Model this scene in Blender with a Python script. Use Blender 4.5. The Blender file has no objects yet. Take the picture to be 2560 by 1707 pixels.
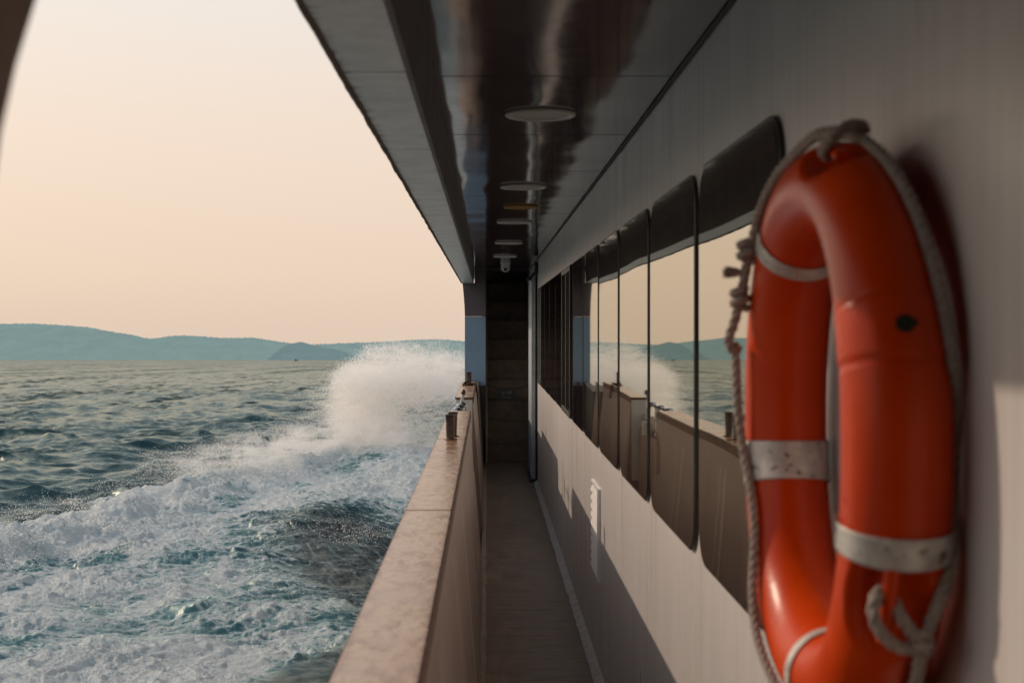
import bpy, math, random
import numpy as np
from mathutils import Vector, Matrix
random.seed(7); rng = np.random.default_rng(7)
sc = bpy.context.scene
col = sc.collection
F = 3267.0; VX, VY = 1118.0, 750.0          # lens (50 mm) in pixels and vanishing point of the boat's long axis
PITCH = math.atan(75.0 / F)                  # bow-up trim of the boat
SEA_Z = -2.8
WX, FZ, CZ = 0.53, -1.62, 0.70               # cabin wall, deck, ceiling (boat frame, eye = origin)
XO, XI, BZ = -0.30, -0.165, 0.52             # eave beam
CO, CI, CAPZ = -0.244, -0.106, -0.55         # bulwark cap
def P(px, py, Y): return Vector(((px - VX) * Y / F, Y, (VY - py) * Y / F))

# ------------------------------------------------------------------ node helpers
def mat(name):
    m = bpy.data.materials.new(name); m.use_nodes = True
    nt = m.node_tree; nt.nodes.clear()
    out = nt.nodes.new('ShaderNodeOutputMaterial')
    return m, N(nt), out
class N:
    def __init__(s, nt): s.nt = nt
    def new(s, t, **kw):
        n = s.nt.nodes.new(t)
        for k, v in kw.items():
            if k in n.inputs.keys(): s.put(n.inputs[k], v)
            else: setattr(n, k, v)
        return n
    def put(s, sock, v):
        if isinstance(v, bpy.types.NodeSocket): s.nt.links.new(v, sock)
        elif isinstance(v, (tuple, list)):
            sock.default_value = tuple(v) + ((1,) if len(v) == 3 and sock.type == 'RGBA' else ())
        else: sock.default_value = v
    def coord(s, kind='Object', scale=(1,1,1), rot=(0,0,0)):
        tc = s.new('ShaderNodeTexCoord')
        mp = s.new('ShaderNodeMapping'); s.put(mp.inputs['Vector'], tc.outputs[kind])
        mp.inputs['Scale'].default_value = scale; mp.inputs['Rotation'].default_value = rot
        return mp.outputs[0]
    def pos(s, scale=(1,1,1)):
        g = s.new('ShaderNodeNewGeometry'); mp = s.new('ShaderNodeMapping')
        s.put(mp.inputs['Vector'], g.outputs['Position']); mp.inputs['Scale'].default_value = scale
        return mp.outputs[0]
    def noise(s, vec, scale=1, detail=4, rough=.5, dist=0):
        n = s.new('ShaderNodeTexNoise'); s.put(n.inputs['Vector'], vec)
        n.inputs['Scale'].default_value = scale; n.inputs['Detail'].default_value = detail
        n.inputs['Roughness'].default_value = rough; n.inputs['Distortion'].default_value = dist
        return n.outputs[0]
    def ramp(s, fac, stops, interp='LINEAR'):
        r = s.new('ShaderNodeValToRGB'); s.put(r.inputs[0], fac); r.color_ramp.interpolation = interp
        e = r.color_ramp.elements
        while len(e) < len(stops): e.new(.5)
        for el, (p, c) in zip(e, stops):
            el.position = p
            el.color = (c, c, c, 1) if isinstance(c, (int, float)) else tuple(c) + (1,)
        return r.outputs[0]
    def math(s, op, a, b=0, c=0, clamp=False):
        m = s.new('ShaderNodeMath'); m.operation = op; m.use_clamp = clamp
        s.put(m.inputs[0], a); s.put(m.inputs[1], b); s.put(m.inputs[2], c)
        return m.outputs[0]
    def mix(s, fac, a, b, blend='MIX'):
        m = s.new('ShaderNodeMix'); m.data_type = 'RGBA'; m.blend_type = blend
        s.put(m.inputs[0], fac); s.put(m.inputs[6], a if not isinstance(a, tuple) else a); s.put(m.inputs[7], b)
        return m.outputs[2]
    def bump(s, h, dist=.01, strength=1, normal=None):
        b = s.new('ShaderNodeBump'); s.put(b.inputs['Height'], h)
        b.inputs['Distance'].default_value = dist; b.inputs['Strength'].default_value = strength
        if normal is not None: s.put(b.inputs['Normal'], normal)
        return b.outputs[0]
    def princ(s, out, color, rough=.5, normal=None, **kw):
        b = s.new('ShaderNodeBsdfPrincipled'); s.put(b.inputs['Base Color'], color); s.put(b.inputs['Roughness'], rough)
        if normal is not None: s.put(b.inputs['Normal'], normal)
        for k, v in kw.items(): s.put(b.inputs[k.replace('_', ' ')], v)
        if out is not None: s.nt.links.new(b.outputs[0], out.inputs[0])
        return b
def simple(name, color, rough=.5, metal=0, var=.25, nscale=20, bump=.0006, **kw):
    m, n, out = mat(name)
    v = n.coord()
    f = n.noise(v, nscale, 5, .6)
    lo = tuple(c * (1 - var) for c in color); hi = tuple(min(1, c * (1 + var)) for c in color)
    c = n.ramp(f, [(.3, lo), (.7, hi)])
    r = n.math('ADD', n.math('MULTIPLY', n.noise(v, nscale * .6, 3), .25), rough - .12, clamp=True)
    n.princ(out, c, r, n.bump(f, bump), Metallic=metal, **kw)
    return m

# ------------------------------------------------------------------ materials
M = {}
# painted steel cabin wall: vertical runs, faint plate ripples, soiling
m, n, out = mat('painted_wall')
v1 = n.coord(scale=(1, 30, 1.0)); v2 = n.coord(scale=(1, 4, .5)); v3 = n.coord()
st = n.noise(v1, 1.0, 7, .68); bl = n.noise(v2, 1.0, 4, .6); sp = n.noise(v3, 60, 3, .6)
c = n.ramp(st, [(.2, (.50, .465, .445)), (.5, (.63, .595, .57)), (.8, (.71, .68, .655))])
c = n.mix(n.ramp(bl, [(.35, .0), (.7, .35)]), c, (.46, .41, .40))
run = n.noise(n.coord(scale=(1, 9, .28)), 1.0, 3, .55)
c = n.mix(n.ramp(run, [(.60, .0), (.70, .45)]), c, (.34, .22, .14))
sw = n.new('ShaderNodeSeparateXYZ'); n.put(sw.inputs[0], v3)
for (y0_, z0_, w_) in ((1.754, 1.93, .005), (4.05, 1.99, .004), (2.36, 1.98, .003), (5.57, .62, .004)):
    dd = n.math('ABSOLUTE', n.math('ADD', n.math('SUBTRACT', sw.outputs[1], y0_), n.math('MULTIPLY', n.math('SUBTRACT', n.noise(n.coord(scale=(1, 1, 5)), 1.5, 2), .5), .012)))
    mk_ = n.math('MULTIPLY', n.ramp(dd, [(0, .75), (w_, 0)]), n.math('MULTIPLY', n.ramp(n.math('MULTIPLY', sw.outputs[2], .4), [((z0_)*.4, 0), ((z0_ + .25)*.4, 1)]), n.ramp(n.math('MULTIPLY', sw.outputs[2], .4), [((z0_ + .42)*.4, 1), ((z0_ + .43)*.4, .85)])))
    c = n.mix(mk_, c, (.40, .17, .06))
rip = n.noise(n.coord(scale=(1, 2.2, .35)), 1.0, 2, .4)
nb = n.bump(rip, .012, 1.0); nb = n.bump(st, .0009, 1, nb)
n.princ(out, c, n.ramp(bl, [(.3, .26), (.75, .42)]), nb, Specular_IOR_Level=.5)
M['wall'] = m
# dark, glossy ceiling paint
m, n, out = mat('glossy_ceiling')
v = n.coord(scale=(1, 1, 1)); f = n.noise(v, 14, 5, .6)
c = n.ramp(f, [(.3, (.066, .042, .052)), (.7, (.098, .066, .078))])
w = n.noise(n.coord(scale=(1.6, 1.1, 1)), 1.3, 1, .3); w2 = n.noise(n.coord(scale=(5, 1.2, 1)), 1.2, 1, .3)
nb = n.bump(w, .009, 1); nb = n.bump(w2, .0015, 1, nb)
n.princ(out, c, n.ramp(f, [(.3, .07), (.8, .13)]), nb, Specular_IOR_Level=.45)
M['ceiling'] = m
# soffit panels: greyer, stained rust along outer edge
m, n, out = mat('stained_soffit')
v = n.coord(); f = n.noise(v, 9, 6, .65); g = n.noise(n.coord(scale=(3, 14, 1)), 3, 5, .7)
c = n.ramp(f, [(.25, (.50, .54, .55)), (.6, (.72, .76, .77)), (.8, (.80, .82, .81))])
sep = n.new('ShaderNodeSeparateXYZ'); n.put(sep.inputs[0], n.coord())
ed = n.math('SUBTRACT', n.math('MULTIPLY', n.math('ABSOLUTE', sep.outputs[0]), 1), XO * -1 + .1 - .052)
edge = n.ramp(n.math('ADD', n.math('MULTIPLY', ed, 15), n.math('MULTIPLY', n.math('SUBTRACT', g, .5), 2.0)), [(.52, 0), (.85, 1)])
c = n.mix(n.math('MULTIPLY', edge, .9), c, (.05, .032, .022))
c = n.mix(n.ramp(n.noise(n.coord(scale=(2, 1, 1)), 5, 6, .7), [(.6, 0), (.75, .35)]), c, (.2, .13, .08))
n.princ(out, c, .3, n.bump(f, .003), Specular_IOR_Level=.5)
M['soffit'] = m
M['eaveface'] = simple('eave_face_paint', (.11, .09, .095), .5, 0, .2, 8, .001)
M['edge'] = simple('rusty_edge', (.075, .045, .032), .6, 0, .5, 40, .004)
M['rust'] = simple('rust_brown', (.11, .035, .016), .55, 0, .5, 30, .002)
M['joint'] = simple('dark_joint', (.055, .045, .042), .7, 0, .3, 30, .001)
# bulwark cap: worn beige-pink paint over rust, wet gloss
m, n, out = mat('worn_cap')
v = n.coord(); big = n.noise(v, 5, 7, .7); mid = n.noise(n.coord(scale=(1, .45, 1)), 34, 6, .65, .4); fine = n.noise(v, 160, 3, .6)
c = n.ramp(big, [(.30, (.26, .13, .07)), (.5, (.49, .315, .205)), (.70, (.62, .47, .35))])
c = n.mix(n.ramp(mid, [(.47, 0), (.62, .85)]), c, (.27, .12, .06))
sc_ = n.new('ShaderNodeSeparateXYZ'); n.put(sc_.inputs[0], v)
e_ = n.math('ADD', n.math('ABSOLUTE', sc_.outputs[0]), n.math('MULTIPLY', n.math('SUBTRACT', n.noise(n.coord(scale=(1, .5, 1)), 26, 6, .7), .5), .05))
c = n.mix(n.ramp(n.math('MULTIPLY', e_, 10), [(.56, 0), (.72, .85)]), c, (.16, .055, .025))
c = n.mix(n.ramp(n.noise(v, 23, 5, .7), [(.6, 0), (.68, .5)]), c, (.33, .29, .26))
c = n.mix(n.ramp(n.noise(v, 48, 4, .7), [(.69, 0), (.73, .8)]), c, (.09, .04, .03))
cr = n.new('ShaderNodeTexVoronoi', feature='DISTANCE_TO_EDGE'); n.put(cr.inputs['Vector'], n.coord(scale=(9, 2.2, 1))); cr.inputs['Scale'].default_value = 1.0
crw = n.noise(v, 12, 4, .6)
vv = n.new('ShaderNodeMix', data_type='RGBA')
ck = n.ramp(cr.outputs[0], [(0, 1), (.012, 0)]); ck = n.math('MULTIPLY', ck, n.ramp(n.noise(v, 2.4, 2), [(.5, 0), (.58, 1)]))
c = n.mix(n.math('MULTIPLY', ck, .6), c, (.08, .04, .03))
nb = n.bump(mid, .0012, 1); nb = n.bump(fine, .0003, 1, nb); nb = n.bump(ck, .002, -1, nb)
n.princ(out, c, n.ramp(big, [(.3, .14), (.75, .34)]), nb, Specular_IOR_Level=.55)
M['cap'] = m
# bulwark inner plating
m, n, out = mat('bulwark_paint')
st = n.noise(n.coord(scale=(1, 22, 1)), 1, 5, .6); bl = n.noise(n.coord(scale=(1, 2.5, 1.2)), 1.2, 4, .6)
c = n.ramp(st, [(.25, (.25, .175, .155)), (.55, (.33, .245, .215)), (.8, (.40, .31, .275))])
c = n.mix(n.ramp(bl, [(.4, 0), (.75, .4)]), c, (.25, .17, .145))
nb = n.bump(n.noise(n.coord(scale=(1, 1.6, .6)), 1.4, 2, .4), .02); nb = n.bump(st, .0008, 1, nb)
n.princ(out, c, .36, nb)
M['bulwark'] = m
M['batten'] = simple('bulwark_seam', (.66, .56, .50), .4, 0, .2, 30, .0005)
M['hull'] = simple('hull_paint', (.55, .55, .53), .4, 0, .1, 3, .001)
# deck
m, n, out = mat('deck_paint')
v = n.coord(); a = n.noise(n.coord(scale=(3, 1.2, 1)), 2.2, 7, .68); b = n.noise(n.coord(scale=(2.2, 16, 1)), 1.0, 6, .7); g = n.noise(v, 90, 4, .7)
c = n.ramp(a, [(.3, (.12, .085, .066)), (.55, (.21, .155, .122)), (.75, (.30, .23, .185))])
c = n.mix(n.ramp(b, [(.50, 0), (.66, .7)]), c, (.06, .043, .035))
c = n.mix(n.ramp(n.noise(n.coord(scale=(6, 40, 1)), 1, 3, .6), [(.60, 0), (.66, .8)]), c, (.035, .026, .022))
c = n.mix(n.ramp(g, [(.62, 0), (.75, .3)]), c, (.24, .19, .15))
n.princ(out, c, n.ramp(a, [(.3, .32), (.7, .6)]), n.bump(g, .0015))
M['deck'] = m
M['gutter'] = simple('gutter_sealant', (.18, .135, .112), .5, 0, .45, 25, .004)
M['cove'] = simple('cove_sealant', (.42, .38, .36), .5, 0, .3, 18, .003)
# window glass: mirror tint film with slight roll waviness
m, n, out = mat('tinted_mirror_glass')
g = n.new('ShaderNodeNewGeometry')
w = n.noise(n.pos((1, 1.0, .45)), 1.1, 0, .3); w2 = n.noise(n.pos((1, 3.2, .35)), 1.6, 1, .3)
oi = n.new('ShaderNodeObjectInfo')
nb = n.bump(w, .0055, 1)
dirt = n.noise(n.pos((1, 5, 1)), 8, 5, .7)
gl = n.new('ShaderNodeBsdfGlossy'); fz = n.new('ShaderNodeFresnel'); fz.inputs[0].default_value = 1.8; n.put(gl.inputs['Color'], n.mix(n.math('MINIMUM', n.math('MULTIPLY', fz.outputs[0], 1.0), .72), (.02, .015, .012), (.93, .90, .79))); n.put(gl.inputs['Roughness'], n.ramp(dirt, [(.3, .012), (.8, .035)])); n.put(gl.inputs['Normal'], nb)
df = n.new('ShaderNodeBsdfDiffuse'); df.inputs['Color'].default_value = (.006, .004, .005, 1)
ad = n.new('ShaderNodeAddShader'); n.put(ad.inputs[0], gl.outputs[0]); n.put(ad.inputs[1], df.outputs[0]); n.put(out.inputs[0], ad.outputs[0])
M['glass'] = m
M['seal'] = simple('black_rubber', (.012, .011, .012), .35, 0, .2, 30, .0003)
M['black'] = simple('black_plastic', (.015, .014, .016), .4, 0, .2, 30, .0003)
M['plug'] = simple('dark_green_plug', (.010, .013, .006), .8, 0, .3, 30, .0003)
M['white'] = simple('white_enamel', (.62, .60, .57), .4, 0, .08, 10, .0004)
M['vent'] = simple('vent_white', (.84, .80, .77), .4, 0, .05, 10, .0003)
M['diffuser'] = simple('lamp_diffuser', (.50, .47, .46), .5, 0, .05, 10, .0002)
M['ochre'] = simple('ochre_plastic', (.42, .23, .05), .5, 0, .15, 20, .0003)
M['alu'] = simple('brushed_aluminium', (.50, .56, .60), .38, .35, .12, 12, .0004)
M['steel'] = simple('dull_bronze_steel', (.11, .08, .068), .34, .8, .35, 35, .0006)
M['chrome'] = simple('polished_steel', (.55, .55, .55), .16, .95, .2, 18, .0004)
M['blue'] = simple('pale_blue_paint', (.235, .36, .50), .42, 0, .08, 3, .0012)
M['wingtop'] = simple('painted_roof_shade', (.12, .10, .115), .45, 0, .15, 4, .001)  # roof shade on the far wing panel, put into the colour
M['stair'] = simple('stair_riser_paint', (.20, .145, .105), .5, 0, .25, 9, .002)
M['stairedge'] = simple('stair_nosing', (.45, .36, .30), .45, 0, .2, 20, .001)
M['orange'] = None
M['darkpaint'] = simple('dark_brown_paint', (.06, .045, .042), .5, 0, .2, 8, .001)
m, n, out = mat('orange_plastic')
v = n.coord(); f = n.noise(v, 6, 5, .6); s2 = n.noise(v, 70, 4, .65)
c = n.ramp(f, [(.3, (.50, .036, .001)), (.7, (.62, .056, .0015))])
c = n.mix(n.ramp(s2, [(.60, 0), (.72, .35)]), c, (.42, .03, .008))
n.princ(out, c, n.ramp(f, [(.3, .26), (.7, .38)]), n.bump(s2, .0005), Specular_IOR_Level=.22, Subsurface_Weight=.0)
M['orange'] = m
m, n, out = mat('reflective_tape')
v = n.coord(); f = n.noise(v, 40, 5, .65)
c = n.ramp(f, [(.35, (.42, .38, .35)), (.6, (.62, .58, .53))])
c = n.mix(n.ramp(n.noise(v, 75, 2, .5), [(.63, 0), (.67, .85)]), c, (.10, .05, .04))
n.princ(out, c, .42, n.bump(f, .0006), Metallic=.25)
M['tape'] = m
M['tapedark'] = simple('worn_grey_tape', (.16, .145, .145), .4, .2, .3, 60, .0004)
m, n, out = mat('twisted_rope')
f = n.noise(n.coord(), 260, 3, .6)
n.princ(out, n.ramp(f, [(.3, (.20, .15, .125)), (.7, (.46, .385, .34))]), .85, n.bump(f, .0015))
M['rope'] = m
M['darkrope'] = simple('weathered_rope', (.10, .065, .045), .85, 0, .4, 120, .002)
M['sign'] = simple('black_sign_board', (.010, .010, .012), .35, 0, .2, 20, .0003)
M['signtext'] = simple('worn_gold_lettering', (.20, .18, .16), .5, 0, .4, 60, .0002)

# ------------------------------------------------------------------ mesh helpers
class MB:
    def __init__(s): s.v = []; s.f = []; s.sm = []
    def add(s, vs, fs, smooth=False):
        o = len(s.v); s.v += [tuple(v) for v in vs]; s.f += [tuple(i + o for i in f) for f in fs]; s.sm += [smooth] * len(fs); return s
    def box(s, x0, x1, y0, y1, z0, z1):
        vs = [(x, y, z) for z in (z0, z1) for y in (y0, y1) for x in (x0, x1)]
        return s.add(vs, [(0,2,3,1),(4,5,7,6),(0,1,5,4),(2,6,7,3),(0,4,6,2),(1,3,7,5)])
    def prism(s, prof, axis, a, b):
        """prof: 2D points; axis 'y' -> (x,z) profile swept along y; 'x' -> (y,z) swept along x"""
        k = len(prof)
        g = (lambda p, t: (p[0], t, p[1])) if axis == 'y' else (lambda p, t: (t, p[0], p[1]))
        vs = [g(p, a) for p in prof] + [g(p, b) for p in prof]
        fs = [tuple(range(k)), tuple(range(2*k - 1, k - 1, -1))]
        fs += [(i, i + k, (i + 1) % k + k, (i + 1) % k) for i in range(k)]
        return s.add(vs, fs)
    def tube(s, pts, r, seg=10, cap=True, smooth=True):
        pts = [Vector(p) for p in pts]; k = len(pts)
        rs = r if isinstance(r, (list, tuple)) else [r] * k
        T = [(pts[min(i+1, k-1)] - pts[max(i-1, 0)]).normalized() for i in range(k)]
        u = T[0].orthogonal().normalized(); vs = []
        for i in range(k):
            u = (u - T[i] * u.dot(T[i])).normalized(); w = T[i].cross(u)
            for j in range(seg):
                a = 2 * math.pi * j / seg; vs.append(pts[i] + (u * math.cos(a) + w * math.sin(a)) * rs[i])
        fs = [(i*seg + j, i*seg + (j+1) % seg, (i+1)*seg + (j+1) % seg, (i+1)*seg + j) for i in range(k-1) for j in range(seg)]
        s.add(vs, fs, smooth)
        if cap: s.add(vs[:seg], [tuple(range(seg))[::-1]]); s.add(vs[-seg:], [tuple(range(seg))])
        return s
    def lathe(s, prof, c, seg=28, axis='z', smooth=True):
        """prof: (radius, height) list"""
        vs = []
        for (r, h) in prof:
            for j in range(seg):
                a = 2*math.pi*j/seg
                vs.append((c[0] + r*math.cos(a), c[1] + r*math.sin(a), c[2] + h) if axis == 'z' else (c[0] + h, c[1] + r*math.cos(a), c[2] + r*math.sin(a)))
        k = len(prof)
        fs = [(i*seg + j, i*seg + (j+1) % seg, (i+1)*seg + (j+1) % seg, (i+1)*seg + j) for i in range(k-1) for j in range(seg)]
        return s.add(vs, fs, smooth)
    def rope(s, pts, r, pitch=.045, n=3, seg=7, res=.006):
        pts = spline(pts, res); k = len(pts)
        T = [(pts[min(i+1, k-1)] - pts[max(i-1, 0)]).normalized() for i in range(k)]
        u = T[0].orthogonal().normalized(); d = 0; strands = [[] for _ in range(n)]
        for i in range(k):
            if i: d += (pts[i] - pts[i-1]).length
            u = (u - T[i] * u.dot(T[i])).normalized(); w = T[i].cross(u)
            for q in range(n):
                a = 2*math.pi*(d/pitch + q/n)
                strands[q].append(pts[i] + (u*math.cos(a) + w*math.sin(a)) * r * .52)
        for st in strands: s.tube(st, r * .56, seg)
        return s
    def build(s, name, material, parent=None, bevel=0, loc=None):
        me = bpy.data.meshes.new(name)
        off = Vector((0, 0, 0)) if loc is None else Vector(loc)
        me.from_pydata([tuple(Vector(v) - off) for v in s.v], [], s.f); me.validate()
        for p, sm in zip(me.polygons, s.sm): p.use_smooth = sm
        me.materials.append(material)
        o = bpy.data.objects.new(name, me); col.objects.link(o)
        if parent is not None: o.parent = parent
        if bevel:
            b = o.modifiers.new('bevel', 'BEVEL'); b.width = bevel; b.segments = 2; b.limit_method = 'ANGLE'
        return o
def spline(pts, res):
    pts = [Vector(p) for p in pts]; out = []
    q = [pts[0]*2 - pts[1]] + pts + [pts[-1]*2 - pts[-2]]
    for i in range(1, len(q) - 2):
        a, b, c, d = q[i-1:i+3]; m_ = max(2, int((c - b).length / res))
        for k in range(m_):
            t = k / m_
            out.append(.5*((2*b) + (c - a)*t + (2*a - 5*b + 4*c - d)*t*t + (3*b - a - 3*c + d)*t**3))
    out.append(pts[-1]); return out
boat_roots = []
def thing(name, label, cat, loc, group=None):
    o = bpy.data.objects.new(name, None); col.objects.link(o); o.location = loc; o.empty_display_size = .1
    o['label'] = label; o['category'] = cat
    if group: o['group'] = group
    boat_roots.append(o); return o
def part(mb, name, material, root, bevel=0, label=None):
    o = mb.build(name, material, root, bevel, loc=root.location)
    if label: o['label'] = label
    return o
def sub(mb, name, material, par, bevel=0):
    o = mb.build(name, material, par, bevel, loc=par.parent.location); return o
def copy_tree(o, parent=None):
    c = o.copy(); col.objects.link(c); c.parent = parent
    for ch in list(o.children): copy_tree(ch, c)
    return c

# ------------------------------------------------------------------ numpy noise
def perlin(x, y, seed=0):
    xi = np.floor(x).astype(np.int64); yi = np.floor(y).astype(np.int64); xf = x - xi; yf = y - yi
    def g(ix, iy, fx, fy):
        h = (ix * 374761393 + iy * 668265263 + seed * 974711) & 0x7fffffff
        h = ((h ^ (h >> 13)) * 1274126177) & 0x7fffffff; h = h ^ (h >> 16)
        a = (h & 1023) * (2*np.pi/1024); return np.cos(a)*fx + np.sin(a)*fy
    u = xf*xf*xf*(xf*(xf*6-15)+10); v = yf*yf*yf*(yf*(yf*6-15)+10)
    a = g(xi, yi, xf, yf); b = g(xi+1, yi, xf-1, yf); c_ = g(xi, yi+1, xf, yf-1); d = g(xi+1, yi+1, xf-1, yf-1)
    return ((a*(1-u) + b*u)*(1-v) + (c_*(1-u) + d*u)*v) * 1.5
def fbm(x, y, oct=4, seed=0, gain=.5, kind=0):
    s = 0; a = 1; t = 0
    for i in range(oct):
        nn = perlin(x*2**i + i*17.3, y*2**i - i*9.1, seed + i)
        if kind == 1: nn = 1 - 2*np.abs(nn)          # ridged
        if kind == 2: nn = 2*np.abs(nn) - .6         # billow
        s = s + a*nn; t += a; a *= gain
    return s / t
def sstep(a, b, x):
    t = np.clip((x - a) / (b - a), 0, 1); return t*t*(3 - 2*t)

# ------------------------------------------------------------------ the sea
def bnd(Y):   # outer boundary (distance from hull) of the wake
    return np.interp(Y, [4, 14, 22, 25, 27.7, 32, 35, 40, 44, 50], [9.5, 8.6, 7.7, 7.5, 7.3, 6.4, 5.6, 4.6, 3.2, .3])
def build_sea():
    ang = np.concatenate([np.linspace(-180, -6, 130, endpoint=False), np.linspace(-6, -1, 100, endpoint=False), np.linspace(-1, 24, 1180, endpoint=False),
                          np.linspace(24, 60, 280, endpoint=False), np.linspace(60, 180, 120, endpoint=False)])
    rr = [1.5]; r = 1.5
    while r < 14000:
        step = .09 if r < 11 else max(.035, r*r/10500)
        if r > 250: step = max(step, 0); step = min(step, r*.055)
        r += step; rr.append(r)
    rr = np.array(rr); A = np.radians(ang)
    R_, A_ = np.meshgrid(rr, A, indexing='ij')
    X = -R_*np.sin(A_); Y = R_*np.cos(A_)
    dr = np.gradient(rr)[:, None] + 0*A_
    h = np.zeros_like(X); dx = np.zeros_like(X); dy = np.zeros_like(X)
    rs = np.random.RandomState(3)
    warp = perlin(X*.07, Y*.07, 5)*2.2; warp2 = perlin(X*.07+31, Y*.07, 6)*2.2
    K = 46; G = [perlin(X/sc_, Y/sc_, 40 + sc_) for sc_ in (3, 5, 8, 13, 21, 34)]
    for i in range(K):
        lam = .45 * (8.5/.45) ** (i/(K-1)) * rs.uniform(.9, 1.1)
        th = math.radians(rs.normal(68, 34)); kx, ky = math.cos(th), math.sin(th)   # mostly along the line of sight
        k = 2*np.pi/lam; amp = .0140 * lam**.70 * (1.0 if lam < 3 else (3/lam)**.8) * rs.uniform(.6, 1.3)
        fade = 1 - (.55 if lam > 3 else 1)*sstep(lam*.5, lam*1.6, dr)
        grp = .62 + .9*np.clip(G[i % 6]*math.cos(i) + G[(i*5+2) % 6]*math.sin(i) + .3, 0, 1.2)
        ph = k*(kx*(X+warp) + ky*(Y+warp2)) + rs.uniform(0, 6.28)
        a = amp*fade*grp; s = np.sin(ph)
        h += a*s; dx += .8*a*kx*np.cos(ph); dy += .8*a*ky*np.cos(ph)
    u = -X
    near = np.clip(dr < 1.2, 0, 1)
    en = fbm(X*.9, Y*.5, 4, 11)
    B = bnd(Y) + en*.9
    f = sstep(B + .15, B - .65, u)
    f *= sstep(-.6, .2, u) * sstep(47, 43, Y) * sstep(-14, -6, Y)
    # thin regions: slick by the hull, dark streaked hollow, dark pockets
    rot = lambda cx, cy, ax, ay, an=0: np.exp(-(((X-cx)*math.cos(an) + (Y-cy)*math.sin(an))/ax)**2 - ((-(X-cx)*math.sin(an) + (Y-cy)*math.cos(an))/ay)**2)
    hollow = np.clip(1.35*rot(-1.9, 20.6, 1.15, 5.2, .22) + .5*rot(-1.0, 26, .8, 4), 0, 1)
    slick = sstep(15.3 + .5*en, 14.2 + .5*en, Y + 2.6*(u-1.3))*sstep(6, 4, u)
    pock = rot(-3.55, 14.9, .85, .75) + .8*rot(-4.6, 16.2, .7, .6) + .55*rot(-3.0, 17.5, .7, .5)
    fo = f * (1 - .85*hollow) * (1 - .97*slick) * (1 - .75*np.clip(pock, 0, 1))
    fo += .12*f*fbm(X*1.5, Y*.7, 3, 21)
    aer = f*(1 - .5*hollow)*(1 - .85*slick)*(1 - .6*np.clip(pock, 0, 1))
    # crest along the outer boundary, shoulder of the diverging wave, mound under the spray
    cr = np.exp(-((u - (B - .95))/.75)**2) * sstep(10, 20, Y) * sstep(46, 40, Y)
    h = h*(1 - .55*f) + .34*cr*(1 + .5*fbm(X*1.1, Y*.6, 3, 31))
    h += .30*rot(-2.9, 25.5, 1.0, 4.5, .12) - .16*hollow - .10*np.clip(pock, 0, 1)
    h += .55*np.exp(-((u-2.2)/2.0)**2 - ((Y-37)/4.5)**2)
    mk = f > .001; Xf, Yf = X, Y; X = Xf[mk]; Y = Yf[mk]
    wx = X + .5*perlin(X*.8, Y*.8, 71); wy = Y + .7*perlin(X*.8+9, Y*.8, 72)
    t1 = fbm(wx*.75, wy*.55, 2, 50, .5, 0); t2 = fbm(wx*1.5, wy*1.7, 5, 60, .52, 2); t3 = fbm(wx*5, wy*5.2, 3, 80, .55, 2)
    Z0 = lambda a: (lambda q: (q.__setitem__(mk, a), q)[1])(np.zeros_like(Xf))
    turb = f*np.clip(.35 + fo, 0, 1)
    t2f = Z0(t2); h += turb*Z0(.08*t1 + .062*t2 + .014*t3)
    stk = fbm((X + .34*Y)*5.0, Y*.5, 4, 90, .6, 2)
    h += .022*Z0(stk)*np.clip(hollow*1.5 + .3*f, 0, 1)
    # droplets-churned lumps along the crest
    h += f*sstep(.45, .9, fo)*Z0(.10*np.clip(fbm(X*3.2, Y*2.2, 3, 95), 0, 1)); big = Z0(fbm(X*.42 + 3, Y*.22, 3, 120)); med = Z0(fbm(X*1.1, Y*.55, 4, 130, .55)); X, Y = Xf, Yf
    fo = np.clip(fo*(.77 + 1.15*big + .95*med) + .30*f*t2f + .30*cr*f + .15*f*sstep(24, 32, Y), 0, 1)*(1 - .55*hollow)*(1 - .95*slick)
    # whitish blown mist streaks left of plume keep open water: no foam there
    dx *= (1 - .7*f); dy *= (1 - .7*f)
    nr, na = X.shape
    co = np.stack([X + dx, Y + dy, SEA_Z + h], -1).reshape(-1, 3)
    co = np.vstack([co, [[0, 0, SEA_Z]]])
    i = np.arange(nr-1)[:, None]; j = np.arange(na)[None, :]
    j2 = (j+1) % na
    q = np.stack([i*na + j, (i+1)*na + j, (i+1)*na + j2, i*na + j2], -1).reshape(-1, 4)
    ctr = nr*na; tri = np.stack([np.full(na, ctr), np.arange(na), (np.arange(na)+1) % na], -1)
    me = bpy.data.meshes.new('water')
    me.vertices.add(len(co)); me.vertices.foreach_set('co', co.ravel())
    nl = q.size + tri.size; me.loops.add(nl); me.loops.foreach_set('vertex_index', np.concatenate([q.ravel(), tri.ravel()]))
    ls = np.concatenate([np.arange(len(q))*4, q.size + np.arange(len(tri))*3]); me.polygons.add(len(ls))
    me.polygons.foreach_set('loop_start', ls)
    me.polygons.foreach_set('use_smooth', np.ones(len(ls), bool))
    me.update(); me.validate()
    for nm, arr in (('foam', fo), ('aerated', np.clip(aer, 0, 1)), ('streak', np.clip(hollow + slick*.5, 0, 1))):
        at = me.attributes.new(nm, 'FLOAT', 'POINT'); at.data.foreach_set('value', np.append(arr.ravel(), 0).astype(np.float32))
    o = bpy.data.objects.new('water', me); col.objects.link(o); o['kind'] = 'structure'
    # material
    m, n, out = mat('sea_water')
    fa = n.new('ShaderNodeAttribute', attribute_name='foam').outputs['Fac']; aa = n.new('ShaderNodeAttribute', attribute_name='aerated').outputs['Fac']
    sa = n.new('ShaderNodeAttribute', attribute_name='streak').outputs['Fac']
    p = n.pos((.8, 1.05, 1))
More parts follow.
